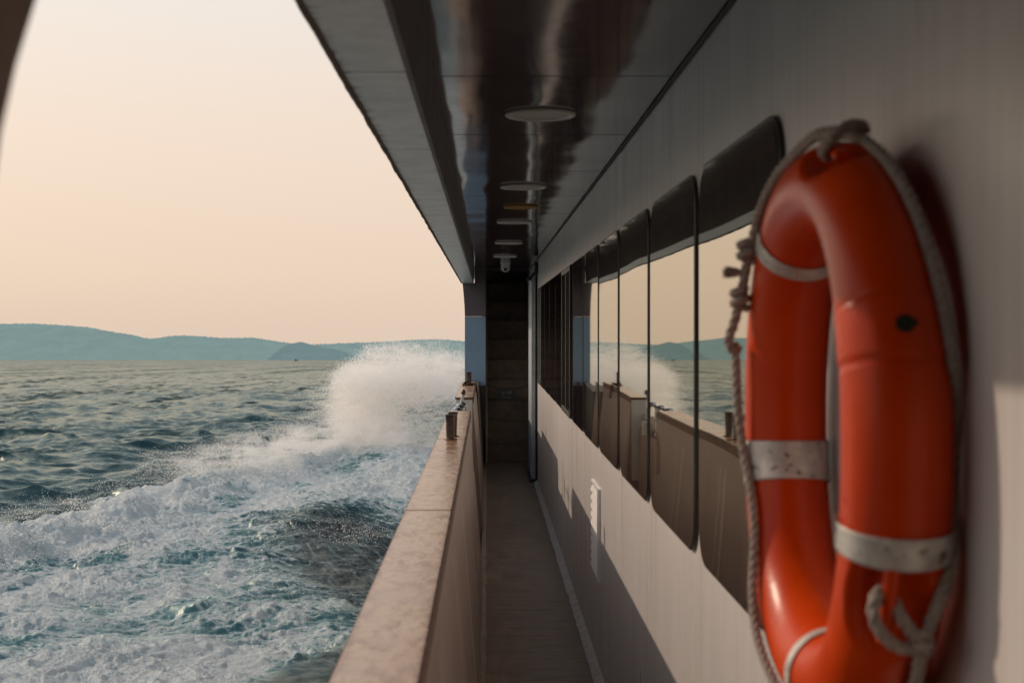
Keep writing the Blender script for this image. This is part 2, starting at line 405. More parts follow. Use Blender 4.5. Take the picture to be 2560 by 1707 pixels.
    n1 = n.noise(p, 2.9, 9, .72, .7); n2 = n.noise(p, 11, 5, .75, .8)
    vo = n.new('ShaderNodeTexVoronoi', feature='DISTANCE_TO_EDGE'); n.put(vo.inputs['Vector'], n.mix(.12, n.pos((.8, 1.1, 1)), n.new('ShaderNodeTexNoise', Scale=3.0).outputs[1], 'ADD')); vo.inputs['Scale'].default_value = 4.5
    lace = n.ramp(vo.outputs[0], [(0, 1), (.28, 0)])
    n3 = n.noise(p, 34, 3, .7, .5)
    nn = n.math('ADD', n.math('ADD', n.math('MULTIPLY', n1, .52), n.math('MULTIPLY', n2, .30)), n.math('MULTIPLY', n3, .20))
    nn = n.math('ADD', nn, n.math('MULTIPLY', lace, .10))
    nn = n.math('ADD', n.math('MULTIPLY', nn, 1.9), -.44)
    lv = n.math('ADD', n.math('MULTIPLY', fa, .58), nn)
    gate = n.ramp(fa, [(.02, 0), (.14, 1)])
    fm = n.math('MULTIPLY', n.ramp(lv, [(.775, 0), (.85, .5), (.95, 1)]), gate)
    gp = n.new('ShaderNodeNewGeometry'); sx = n.new('ShaderNodeSeparateXYZ'); n.put(sx.inputs[0], gp.outputs['Position'])
    cm = n.new('ShaderNodeCombineXYZ'); n.put(cm.inputs[0], n.math('MULTIPLY', n.math('ADD', sx.outputs[0], n.math('MULTIPLY', sx.outputs[1], .34)), 8.0)); n.put(cm.inputs[1], n.math('MULTIPLY', sx.outputs[1], .7))
    stn = n.noise(cm.outputs[0], 1.3, 6, .7)
    fm = n.math('MAXIMUM', fm, n.math('MULTIPLY', n.ramp(stn, [(.52, 0), (.72, .75)]), n.math('MULTIPLY', sa, n.ramp(aa, [(.05, 0), (.5, 1)]))))
    wc = n.mix(n.ramp(aa, [(.1, 0), (.9, 1)]), (.010, .040, .047), (.045, .130, .145))
    wc = n.mix(n.math('MULTIPLY', sa, .92), wc, (.016, .014, .020))
    fcol = n.ramp(n.math('ADD', n.math('MULTIPLY', n2, .5), n.math('MULTIPLY', lv, .5)), [(.49, (.11, .28, .33)), (.63, (.43, .63, .70)), (.76, (.90, .96, .97))])
    # ripples: slope field added straight to the normal, so it also holds far away
    def slope(scale, amt, vec=(1, 1, 1)):
        t_ = n.new('ShaderNodeTexNoise'); n.put(t_.inputs['Vector'], n.pos(vec)); t_.inputs['Scale'].default_value = scale; t_.inputs['Detail'].default_value = 3; t_.inputs['Roughness'].default_value = .6
        v_ = n.new('ShaderNodeVectorMath', operation='SUBTRACT'); n.put(v_.inputs[0], t_.outputs[1]); v_.inputs[1].default_value = (.5, .5, .5)
        m_ = n.new('ShaderNodeVectorMath', operation='MULTIPLY'); n.put(m_.inputs[0], v_.outputs[0]); m_.inputs[1].default_value = (amt*.8, amt, 0)
        return m_.outputs[0]
    def vadd(a_, b_):
        q_ = n.new('ShaderNodeVectorMath', operation='ADD'); n.put(q_.inputs[0], a_); n.put(q_.inputs[1], b_); return q_.outputs[0]
    nrm = vadd(vadd(gp.outputs['Normal'], slope(4.5, .62, (.6, 1, 1))), vadd(slope(1.3, .46, (.5, 1, 1)), slope(.16, .42, (.8, 1, 1))))
    nrm = vadd(nrm, vadd(slope(.045, .42, (3, 1, 1)), slope(.012, .36, (6, 1, 1))))
    nz_ = n.new('ShaderNodeVectorMath', operation='NORMALIZE'); n.put(nz_.inputs[0], nrm); nb = nz_.outputs[0]
    nbf = n.bump(n.math('ADD', n.math('MULTIPLY', n1, 1), n.math('MULTIPLY', n2, .6)), .30, 1); nbf = n.bump(n.noise(p, 30, 4, .7), .02, 1, nbf)
    k1 = n.noise(n.pos((.13, .0045, 1)), 1, 3, .6, .3); k2 = n.noise(n.pos((.40, .045, 1)), 1, 5, .65, .3); k3 = n.noise(n.pos((.62, .42, 1)), 1, 6, .66, .5)
    fl = n.math('ADD', n.math('MULTIPLY', k1, .26), n.math('ADD', n.math('MULTIPLY', k2, .34), n.math('MULTIPLY', k3, .40)))
    fleck = n.ramp(n.math('MULTIPLY', n.math('SUBTRACT', fl, .34), 3.1), [(.22, .06), (.37, .42), (.47, .95), (.9, 1.05)])
    fleck = n.math('MULTIPLY', fleck, 1.28)
    frn = n.new('ShaderNodeFresnel'); frn.inputs[0].default_value = 1.33; n.put(frn.inputs[1], nb)
    gl = n.new('ShaderNodeBsdfGlossy'); n.put(gl.inputs['Roughness'], n.ramp(aa, [(.0, .17), (.4, .40)])); n.put(gl.inputs['Normal'], nb); gl.inputs['Color'].default_value = (.90, .985, .925, 1)
    dfz = n.new('ShaderNodeBsdfDiffuse'); n.put(dfz.inputs[0], wc); n.put(dfz.inputs['Normal'], nb)
    wb = n.new('ShaderNodeMixShader'); n.put(wb.inputs[0], n.math('MULTIPLY', n.math('DIVIDE', frn.outputs[0], n.math('ADD', frn.outputs[0], 1.1)), n.math('MULTIPLY', fleck, n.math('SUBTRACT', 1, n.math('MULTIPLY', sa, .55))), clamp=True)); n.put(wb.inputs[1], dfz.outputs[0]); n.put(wb.inputs[2], gl.outputs[0])
    fb = n.princ(None, fcol, .55, nbf, Specular_IOR_Level=.35, Subsurface_Weight=0.0)
    mx = n.new('ShaderNodeMixShader'); n.put(mx.inputs[0], fm); n.put(mx.inputs[1], wb.outputs[0]); n.put(mx.inputs[2], fb.outputs[0]); n.put(out.inputs[0], mx.outputs[0])
    me.materials.append(m)
build_sea()

# ------------------------------------------------------------------ spray (droplets as real geometry)
def build_spray(name, label, cat, count, sampler, smin, smax, seed):
    pts = sampler(count, np.random.RandomState(seed))
    k = len(pts); rs = np.random.RandomState(seed+1)
    d1 = rs.normal(size=(k, 3)); d1 /= np.linalg.norm(d1, axis=1)[:, None]
    d2 = np.cross(d1, rs.normal(size=(k, 3))); d2 /= np.linalg.norm(d2, axis=1)[:, None]
    s = (smin + (smax - smin)*rs.rand(k)**3)[:, None]
    v = np.stack([pts + d1*s, pts - d1*s*.5 + d2*s*.87, pts - d1*s*.5 - d2*s*.87], 1).reshape(-1, 3)
    base = np.array([pts[:, 0].mean(), pts[:, 1].mean(), SEA_Z])
    v = v - base
    me = bpy.data.meshes.new(name); me.vertices.add(3*k); me.vertices.foreach_set('co', v.ravel())
    me.loops.add(3*k); me.loops.foreach_set('vertex_index', np.arange(3*k)); me.polygons.add(k); me.polygons.foreach_set('loop_start', np.arange(k)*3)
    me.update(); me.materials.append(M['spray'])
    o = bpy.data.objects.new(name, me); col.objects.link(o); o.location = base
    o['kind'] = 'stuff'; o['label'] = label; o['category'] = cat
    return o
m, n, out = mat('water_droplets')
d = n.new('ShaderNodeBsdfDiffuse'); d.inputs['Color'].default_value = (.97, .94, .92, 1)
t = n.new('ShaderNodeBsdfTranslucent'); t.inputs['Color'].default_value = (1, .97, .94, 1)
mx = n.new('ShaderNodeMixShader'); mx.inputs[0].default_value = .62; n.put(mx.inputs[1], d.outputs[0]); n.put(mx.inputs[2], t.outputs[0]); n.put(out.inputs[0], mx.outputs[0])
M['spray'] = m
YS = 39.0
def to_world(px, py, Y): # sea frame
    return np.stack([(px - VX)*Y/F, Y, (825 - py)*Y/F], -1)
def sig(x): return 1/(1 + np.exp(-np.clip(x, -30, 30)))
def plume(count, rs, jets_only=False):
    acc = []; got = 0
    while got < count:
        k = 600000; px = rs.uniform(690, 1180, k); py = rs.uniform(765, 1130, k)
        xl = np.interp(py, [765, 785, 800, 815, 830, 860, 900, 950, 1000, 1050, 1090, 1130], [905, 868, 838, 815, 797, 776, 767, 769, 782, 798, 790, 760])
        yt = np.interp(px, [760, 800, 850, 900, 960, 1010, 1060, 1120, 1180], [880, 830, 797, 787, 793, 800, 822, 850, 870])
        j = 12*fbm(px/40, py/40, 3, 7)
        j2 = 30*fbm(px/22, py/13, 3, 57); ex = (px + j + j2*.5 - xl)/21; ey = (py + j + j2*.4 - yt)/16
        rho = sig(ex - .5)*sig(ey - .5)
        core = sig((px - xl - 40)/28) * sig((py - yt - 60)/22)
        band = np.exp(-((py - (np.interp(px, [780, 850, 950, 1060], [930, 880, 862, 860])))/42.)**2)
        rim = np.exp(-((px - xl - 38)/45)**2)*sig((py-800)/20.)
        n_ = fbm(px/70 + 2*fbm(px/90, py/60, 2, 3), py/45, 5, 13, .6)
        rho = rho*(.10 + .30*core + .55*band + .42*rim)*np.clip(1 + 1.7*n_, .05, 2)
        lowc = sstep(1135, 1040, py); rho *= lowc
        rho *= 1 - .72*sstep(850, 960, px)*sstep(885, 950, py)
        ok = rs.rand(k) < np.clip(rho, 0, 1)
        q = to_world(px[ok], py[ok], YS + 0*px[ok]); q[:, 1] += rs.normal(0, 1.1, len(q)); acc.append(q); got += len(q)
    q = np.vstack(acc)[:count]
    jets = []
    for _ in range(420 if jets_only else 0):       # torn strands thrown along ballistic arcs
        x0 = rs.uniform(960, 1110); y0 = rs.uniform(880, 1060); L = min(abs(rs.normal(0, 1))*110 + rs.uniform(60, 250), x0 - 765); Hh = rs.uniform(.25, 1.05)*(y0 - np.interp(x0 - L*.85, [765, 800, 850, 900, 960, 1010, 1060], [905, 845, 803, 790, 796, 803, 826]))
        k = int(rs.uniform(80, 420)); t = rs.beta(3, 1.3, k); t *= rs.uniform(.6, 1.15)
        X_ = x0 - L*(1 - np.exp(-2.4*t))/(1 - math.exp(-2.4)); Y_ = y0 - Hh*(1 - ((t - .62)/.62)**2)
        sp_ = rs.uniform(2, 7)*(.3 + t)
        w_ = to_world(X_ + rs.normal(0, 1, k)*sp_, Y_ + rs.normal(0, 1, k)*sp_, YS + 0*X_); w_[:, 1] += rs.normal(0, .15, k) + rs.normal(0, .9); jets.append(w_)
    if jets_only: q = np.vstack(jets)
    return q[q[:, 2] > SEA_Z - .2]
def lowmist(count, rs):
    acc = []; got = 0
    while got < count:
        k = 400000; px = rs.uniform(250, 1010, k); py = rs.uniform(930, 1150, k)
        cy = np.interp(px, [250, 400, 600, 780, 1000], [1085, 1068, 1040, 1030, 1045]); w = np.interp(px, [250, 600, 800, 1000], [22, 36, 55, 45])
        dens = np.interp(px, [300, 420, 600, 760, 850, 1000], [0, .18, .62, 1.0, .9, .5])
        n_ = fbm(px/80, py/26, 5, 33, .62)
        rho = dens*np.exp(-((py - cy)/w)**2)*np.clip(.75 + 1.6*n_, 0, 1.6)
        ok = rs.rand(k) < rho*.6
        px, py = px[ok], py[ok]
        Y = np.interp(px, [250, 600, 780, 1000], [28, 33, 37, 37]) + rs.normal(0, .7, len(px))
        acc.append(to_world(px, py, Y)); got += len(px)
    q = np.vstack(acc)[:count]; return q[q[:, 2] > SEA_Z - .1]
def crest(count, rs):
    # droplets thrown off the breaking edge of the wake, built from ballistic puffs
    out_ = []
    for _ in range(150):
        Y0 = rs.uniform(17, 36); u0 = bnd(np.array(Y0)) - rs.uniform(.1, 2.6) if rs.rand() < .75 else rs.uniform(1.2, 7)
        u0 = max(.8, min(u0, bnd(np.array(Y0)) - .1))
        k = int(rs.uniform(.3, 1.7)*count/150); s = rs.uniform(.25, .9)
        v = rs.normal(0, 1, (k, 3))*np.array([.40, .45, .10])*s
        z = SEA_Z + .30 + np.abs(rs.normal(0, .22, k))*s
        out_.append(np.stack([-u0 + v[:, 0], Y0 + v[:, 1], z], -1))
    return np.vstack(out_)
build_spray('bow_spray', 'tall plume of white spray curling up from the bow against the hills', 'spray', 1250000, plume, .0036, .0105, 1)
build_spray('flung_drops', 'coarser drops in torn strands along the upper edge of the spray plume', 'drops', 2000, lambda c_, r_: plume(c_, r_, True), .0045, .016, 21)
build_spray('drifting_mist', 'low pinkish mist drifting over the wake left of the tall spray plume', 'mist', 620000, lowmist, .0034, .0085, 5)
build_spray('foam_droplets', 'fine droplets flung up along the breaking edge of the wake', 'droplets', 45000, crest, .004, .010, 9)

# ------------------------------------------------------------------ hills
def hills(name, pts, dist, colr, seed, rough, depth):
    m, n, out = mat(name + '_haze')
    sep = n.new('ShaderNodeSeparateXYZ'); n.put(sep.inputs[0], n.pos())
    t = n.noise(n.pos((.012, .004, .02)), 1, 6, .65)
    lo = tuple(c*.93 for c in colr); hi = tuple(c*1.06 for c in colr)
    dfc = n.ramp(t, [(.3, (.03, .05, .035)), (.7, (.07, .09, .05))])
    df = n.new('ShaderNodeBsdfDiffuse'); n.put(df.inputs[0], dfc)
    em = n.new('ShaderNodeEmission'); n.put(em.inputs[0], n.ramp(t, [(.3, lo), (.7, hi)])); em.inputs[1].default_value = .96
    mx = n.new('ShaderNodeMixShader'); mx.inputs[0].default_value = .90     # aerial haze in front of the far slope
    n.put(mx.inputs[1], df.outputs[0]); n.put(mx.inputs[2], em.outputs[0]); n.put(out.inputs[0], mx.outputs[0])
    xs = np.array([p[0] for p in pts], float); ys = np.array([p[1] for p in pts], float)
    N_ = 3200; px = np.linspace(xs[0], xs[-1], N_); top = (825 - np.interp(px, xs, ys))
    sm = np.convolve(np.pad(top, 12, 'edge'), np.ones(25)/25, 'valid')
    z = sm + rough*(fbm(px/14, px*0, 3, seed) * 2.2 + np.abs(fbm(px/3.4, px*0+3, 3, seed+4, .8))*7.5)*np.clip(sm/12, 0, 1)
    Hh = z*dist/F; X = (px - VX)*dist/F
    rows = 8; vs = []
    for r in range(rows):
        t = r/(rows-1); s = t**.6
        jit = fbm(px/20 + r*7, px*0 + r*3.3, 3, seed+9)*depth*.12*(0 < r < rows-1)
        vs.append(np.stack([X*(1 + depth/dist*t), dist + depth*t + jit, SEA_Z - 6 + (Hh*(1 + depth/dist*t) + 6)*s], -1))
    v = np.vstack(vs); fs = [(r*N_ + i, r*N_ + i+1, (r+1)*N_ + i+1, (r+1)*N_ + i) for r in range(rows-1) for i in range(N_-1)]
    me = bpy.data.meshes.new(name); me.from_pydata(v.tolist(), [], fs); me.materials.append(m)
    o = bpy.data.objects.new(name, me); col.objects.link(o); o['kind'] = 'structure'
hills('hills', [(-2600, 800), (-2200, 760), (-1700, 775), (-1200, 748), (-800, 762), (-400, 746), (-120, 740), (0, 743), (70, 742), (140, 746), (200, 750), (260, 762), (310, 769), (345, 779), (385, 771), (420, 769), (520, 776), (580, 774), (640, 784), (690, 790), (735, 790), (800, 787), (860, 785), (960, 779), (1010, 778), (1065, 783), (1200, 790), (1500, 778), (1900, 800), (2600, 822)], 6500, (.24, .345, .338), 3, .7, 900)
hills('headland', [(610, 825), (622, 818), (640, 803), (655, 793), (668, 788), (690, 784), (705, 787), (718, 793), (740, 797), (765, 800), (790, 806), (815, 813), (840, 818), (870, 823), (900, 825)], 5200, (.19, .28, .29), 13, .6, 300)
# tiny distant boat
def far_boat():
    b = bpy.data.objects.new('fishing_boat', None); col.objects.link(b); loc = Vector(to_world(np.array(680.), np.array(823.), np.array(2400.)).tolist()); loc.z = SEA_Z
    b.location = loc; b['label'] = 'tiny dark fishing boat on the horizon before the small headland'; b['category'] = 'boat'
    h = MB(); L = 3.2
    h.add([(-L, 0, 1.6), (-L*.8, -1.3, 0), (L*.8, -1.3, 0), (L*1.1, 0, 2.2), (L*.8, 1.3, 0), (-L*.8, 1.3, 0), (-L*.8, -1.6, 1.3), (L*.75, -1.6, 1.5), (L*.75, 1.6, 1.5), (-L*.8, 1.6, 1.3)],
          [(1, 2, 7, 6), (2, 3, 7), (3, 4, 8), (4, 5, 9, 8), (0, 6, 9), (0, 1, 6), (0, 9, 5), (0, 5, 1), (6, 7, 3, 8, 9)])
    h.build('hull', M['darkpaint'], b)
    c = MB().box(-1.6, .2, -1, 1, 1.4, 3.0); c.build('cabin', M['darkpaint'], b, .1)
    MB().tube([(1.5, 0, 1.4), (1.5, 0, 4.4)], .1).build('mast', M['darkpaint'], b)
far_boat()

# ------------------------------------------------------------------ deck, ceiling, eave (boat frame)
YA, YE = -3.2, 17.0
base_x = -.025
r = thing('deck_floor', 'worn brown side deck running between bulwark and cabin wall', 'deck', (0, 0, FZ))
del r['category']; del r['label']; r['kind'] = 'structure'
MB().box(base_x - .02, WX + .3, YA, 22, FZ - .12, FZ).build('walkway', M['deck'], r, 0, r.location)
# gutter strips with uneven edge
def ragged(x0, x1, z0, z1, side, seed, y0=YA, y1=16.2, amp=.006):
    k = 700; ys = np.linspace(y0, y1, k); j = fbm(ys*3, ys*0 + seed, 4, seed, .6)*amp*2.2
    vs = []; 
    for y, q in zip(ys, j):
        if side > 0: vs += [(x0 + q, y, z0), (x1, y, z1)]
        else: vs += [(x0, y, z1), (x1 + q, y, z0)]
    mb = MB(); mb.add(vs, [(2*i, 2*i+1, 2*i+3, 2*i+2) for i in range(k-1)], True); return mb
ragged(base_x - .012, base_x + .022, FZ + .004, FZ + .03, -1, 5).build('gutter_edge', M['gutter'], r, 0, r.location)
ragged(WX - .042, WX - .001, FZ + .004, FZ + .03, 1, 9).build('cove_edge', M['cove'], r, 0, r.location)

r = thing('roof_overhang', 'dark glossy overhead panels with rust stained eave over the side deck', 'ceiling', (.1, 7, CZ))
mb = MB(); ys = [YA] + [3.98 + 1.215*i for i in range(-5, 11)] + [YE]
ys = sorted(set(y for y in ys if YA <= y <= YE))
for a, b in zip(ys[:-1], ys[1:]): mb.box(XI + .012, WX + .02, a + .004, b - .004, CZ, CZ + .03)
part(mb, 'ceiling_panel', M['ceiling'], r, .0015)
part(MB().box(XO + .02, WX + 1.6, YA - .2, 22, CZ + .032, CZ + .16), 'roof_deck', M['white'], r, .01)
mb = MB()
sy = [2.91 + 1.262*i for i in range(-5, 12)]; sy = [YA] + [y for y in sy if YA < y < YE - .2] + [YE]
for a, b in zip(sy[:-1], sy[1:]): mb.box(XO + .005, XI, a + .005, b - .005, BZ, BZ + .02)
part(mb, 'soffit_panel', M['soffit'], r, .0015)
mb = MB(); mb.prism([(XI, BZ - .001), (XI + .011, BZ - .001), (XI + .011 + .008, CZ + .001), (XI, CZ + .001)], 'y', YA, YE)
part(mb, 'eave_inner_face', M['eaveface'], r)
part(MB().box(XO + .001, XO + .012, YA, YE, BZ + .006, CZ + .15), 'fascia', M['white'], r)
k = 900; yy = np.linspace(.3, YE, k); jx = fbm(yy*2.2, yy*0, 4, 3, .6)*.004; jz = fbm(yy*3, yy*0 + 5, 3, 8, .6)*.003
part(MB().tube([(XO + a, y, BZ + .001 + b) for y, a, b in zip(yy, jx, jz)], [.0075 + .003*float(q) for q in fbm(yy*5, yy*0 + 2, 3, 4, .6)], 8), 'eave_bead', M['edge'], r)
jx = fbm(yy*1.2, yy*0 + 9, 4, 13, .65)*.009
part(MB().tube([(WX - .004 + a*.6, y, CZ - .004) for y, a in zip(yy, jx)], [.0065 + .0035*float(q) for q in fbm(yy*3, yy*0 + 22, 3, 14, .6)], 7), 'sealant_bead', M['joint'], r)

# ceiling lights
def ceiling_light(x, y, label, name='ceiling_light', cat='ceiling light', ochre=False, rad=.117):
    t = thing(name, label, cat, (x, y, CZ), 'round downlights along the side deck ceiling' if not ochre else None)
    b = MB().lathe([(rad*.80, -.002), (rad*.82, -.009), (rad*.95, -.011), (rad, -.006), (rad, -.0005)], (x, y, CZ), 40)
    part(b, 'bezel', M['ochre'] if ochre else M['white'], t)
    d = MB().lathe([(0.0001, -.005), (rad*.6, -.0045), (rad*.81, -.003)], (x, y, CZ), 40)
    part(d, 'diffuser', M['ochre'] if ochre else M['diffuser'], t)
    part(MB().lathe([(rad + .004, -.0012), (rad + .004, -.0002), (rad, -.0002)], (x, y, CZ), 40), 'dark_ring', M['joint'], t)  # thin dark ring around the bezel
    return t
labs = ['largest and nearest round white downlight in the dark ceiling', 'second round white downlight, just nearer than the ochre disc',
        'round white downlight just beyond the ochre disc', 'thin round white downlight second beyond the ochre disc', 'farthest round white downlight, right beside the dome camera']
for lab, y in zip(labs, (4.68, 7.1, 9.49, 11.85, 14.15)): ceiling_light(.182 if y > 5 else .176, y, lab)
ceiling_light(.196, 8.29, 'ochre yellow round ceiling fitting between two white downlights', 'ceiling_speaker', 'speaker', True, .10)
# dome camera
t = thing('security_camera', 'small white dome security camera under the ceiling above the stairs', 'security camera', (.205, 15.6, CZ))
part(MB().lathe([(.0001, -.022), (.05, -.022), (.056, -.012), (.056, 0)], (.205, 15.6, CZ), 28), 'mount', M['white'], t)
part(MB().lathe([(.05, -.022), (.05, -.055), (.043, -.08), (.026, -.098), (.0001, -.104)], (.205, 15.6, CZ), 28), 'dome', M['white'], t)
part(MB().lathe([(.0001, -.014), (.016, -.012), (.021, -.004), (.021, 0)][::-1], (.205, 15.556, CZ - .075), 18).box(.188, .222, 15.546, 15.56, CZ - .092, CZ - .06), 'lens', M['black'], t, .006)

# ------------------------------------------------------------------ cabin wall with windows
wall = thing('cabin_wall', 'long off white cabin side with row of dark mirror windows', 'wall', (WX, 0, FZ))
mb = MB(); seams = [YA, -1.2, 2.3, 5.55, 9.2, 12.9, 22]
for a, b in zip(seams[:-1], seams[1:]): mb.box(WX, WX + .03, a + .0012, b - .0012, FZ - .05, CZ + .02)
mb.box(WX + .004, WX + .028, YA, 22, FZ, CZ)
part(mb, 'plating', M['wall'], wall, .0008)
WZ0, WZ1 = -.572, .387
def rrect(w, h, rad, seg=7):
    pts = []
    for cx, cz, a0 in ((w/2-rad, h/2-rad, 0), (-w/2+rad, h/2-rad, 90), (-w/2+rad, -h/2+rad, 180), (w/2-rad, -h/2+rad, 270)):
        for i in range(seg+1):
            a = math.radians(a0 + 90*i/seg); pts.append((cx + rad*math.cos(a), cz + rad*math.sin(a)))
    return pts
ww, wh, zc = .958, WZ1 - WZ0, (WZ0 + WZ1)/2
fr = MB().prism(rrect(ww, wh, .095), 'x', -.0105, .0005).build('window', M['seal'], wall, .0015)
def pane_mesh(w, h, rad, x):
    pts = rrect(w, h, rad); mb = MB(); mb.add([(x, p[0], p[1]) for p in pts], [tuple(range(len(pts)))]); mb.box(x+.0006, x + .002, -w/2+.08, w/2-.08, -h/2+.08, h/2-.08); return mb
pane = pane_mesh(ww - .016, wh - .016, .088, -.0125).build('pane', M['glass'], fr)
frames = [fr]
for i in range(1, 12):
    c = fr.copy(); col.objects.link(c); c.parent = wall
    d = pane.copy(); col.objects.link(d); d.parent = c; frames.append(c)
wr = random.Random(5)
for i, f_ in enumerate(frames):
    f_.location = (0, 2.52 + 1.03*i + ww/2, zc - FZ)
    f_.rotation_euler = (0, 0, 0)
    for ch in f_.children: ch.rotation_euler = (0, math.radians(wr.uniform(-.05, .05)), math.radians(wr.uniform(-.08, .10) if i else .0))
# the seventh is an opening light: a raised sliding frame over it
sf = frames[6]; sf['label'] = 'dark window with narrow sliding sash and metal track'
y0 = sf.location.y + wall.location.y
mb = MB()
for (a, b, c_, d_) in ((-.478, -.455, -.47, .47), (.455, .478, -.47, .47), (-.455, .455, .435, .47), (-.455, .455, -.47, -.435)): mb.box(-.024, -.0155, a, b, c_, d_)
mb.box(-.022, -.0155, -.02, .012, -.435, .435)
sb = mb.build('sash', M['black'], sf, .002)
# louvre vent
vy0, vy1, vz0, vz1 = 6.61, 7.08, -1.19, -.755
mb = MB()
mb.box(WX - .017, WX + .001, vy0, vy0 + .014, vz0, vz1).box(WX - .010, WX + .001, vy1 - .014, vy1, vz0, vz1).box(WX - .010, WX + .001, vy0 + .014, vy1 - .014, vz1 - .014, vz1).box(WX - .010, WX + .001, vy0 + .014, vy1 - .014, vz0, vz0 + .014)
vent = part(mb, 'louvre_vent', M['vent'], wall, .0015)
sub(MB().box(WX - .003, WX - .0005, vy0 + .014, vy1 - .014, vz0 + .014, vz1 - .014), 'backing', M['black'], vent)
ns = 10; hz = (vz1 - vz0 - .028)/ns
for i in range(ns):
    z = vz0 + .014 + i*hz
    sl = MB().prism([(WX - .0155, z + .003), (WX - .0145, z), (WX - .003, z + hz*.70), (WX - .0045, z + hz*.76)], 'y', vy0 + .014, vy1 - .014)
    sub(sl, 'slat', M['vent'], vent)
# door jamb near stairs
t = thing('sliding_door', 'pale metal sliding door edge with black seal beside the stairs', 'door', (WX - .04, 15, FZ))
jx0 = .466
part(MB().box(jx0, jx0 + .012, 14.86, 14.93, FZ + .03, .57).box(jx0 + .012, jx0 + .03, 14.87, 14.92, FZ + .03, .57).box(jx0 + .03, jx0 + .042, 14.86, 14.93, FZ + .03, .57), 'jamb', M['alu'], t, .002)
part(MB().box(jx0 + .004, jx0 + .04, 14.94, 16.0, FZ + .03, .56), 'door_leaf', M['alu'], t, .002)
part(MB().box(jx0 + .043, WX - .0005, 14.84, 16.0, FZ + .004, .60), 'door_seal', M['seal'], t)
part(MB().box(jx0 - .02, WX - .002, 14.80, 16.0, FZ + .002, FZ + .028), 'threshold', M['black'], t, .003)
part(MB().box(jx0 + .03, WX - .001, 14.62, 14.83, .545, .665), 'door_closer', M['black'], t, .004)
part(MB().tube([(jx0 - .028, 14.84, .50), (jx0 + .0, 14.84, .52), (jx0 + .03, 14.83, .56)], [.018, .013, .008], 12).lathe([(.001, -.02), (.022, -.02), (.026, 0), (.022, .02), (.001, .02)], (jx0 - .024, 14.84, .50), 16), 'roller_bracket', M['black'], t)

# ------------------------------------------------------------------ stairs at the end
t = thing('staircase', 'dark narrow staircase rising at the end of the side deck', 'stairs', (.25, 17, FZ))
mb = MB(); nz = MB(); rise, going = .243, .2
for i in range(14):
    z0 = FZ + rise*i; y = 17.0 + going*i
    mb.box(.012, WX - .012, y, y + going + .03, z0, z0 + rise - .012)
    nz.box(.012, WX - .012, y - .018, y + going + .01, z0 + rise - .0115, z0 + rise)
part(mb, 'riser', M['stair'], t, .003); part(nz, 'tread', M['stair'], t, .002)
st = MB()
for x0, x1 in ((-.012, .010), (WX - .010, WX - .001)):
    st.add([(x, y, z) for x in (x0, x1) for (y, z) in ((16.93, FZ), (17.2, FZ), (19.9, CZ + 1.0), (19.5, CZ + 1.2), (16.93, FZ + .34))], [(0,1,2,3,4), (9,8,7,6,5), (0,4,9,5), (4,3,8,9), (0,5,6,1), (1,6,7,2), (2,7,8,3)])
part(st, 'stringer', M['stairedge'], t)
part(MB().box(-.05, -.0135, 17.05, 22, FZ, 2.6).box(-.05, WX + .1, 21.95, 22.1, FZ, 2.9).box(-.05, WX + .1, 17.5, 22, 2.61, 2.7), 'stairwell_wall', M['darkpaint'], t)
# chain and VIP sign
t = thing('vip_sign', 'small black sign reading VIP hung on a chain across the stairs', 'sign', (.23, 16.9, -.75))
def catx(u): return Vector((.0 + u*(WX - .01), 16.9, -.685 - .06*(1 - (2*u - 1)**2)))
mb = MB()
for q in range(44):
    a, b = catx(q/44), catx((q+1.25)/44); mb.tube([a, (a+b)/2, b], [.0035, .005, .0035], 6)
part(mb, 'chain', M['black'], t)
sx0, sx1, sz0, sz1 = .128, .342, -.868, -.722
part(MB().box(sx0, sx1, 16.88, 16.887, sz0, sz1), 'board', M['sign'], t, .003)
def stroke(mb, pts, w=.010):
    for a, b in zip(pts[:-1], pts[1:]): mb.tube([(a[0], 16.878, a[1]), (b[0], 16.878, b[1])], w/2, 6)
mb = MB(); cx = .235; zt, zb = -.765, -.812
stroke(mb, [(cx-.062, zt), (cx-.042, zb), (cx-.022, zt)]); stroke(mb, [(cx, zt), (cx, zb)])
stroke(mb, [(cx+.028, zb), (cx+.028, zt)] + [(cx+.028 + .030*math.sin(a), zt - .013 + .013*math.cos(a)) for a in np.linspace(.3, math.pi, 7)] + [(cx+.028, zt-.026)])
stroke(mb, [(cx + .06*math.cos(a), -.825 + .016*math.sin(a)) for a in np.linspace(math.pi + .3, 2*math.pi - .3, 9)], .006)
part(mb, 'lettering', M['signtext'], t)

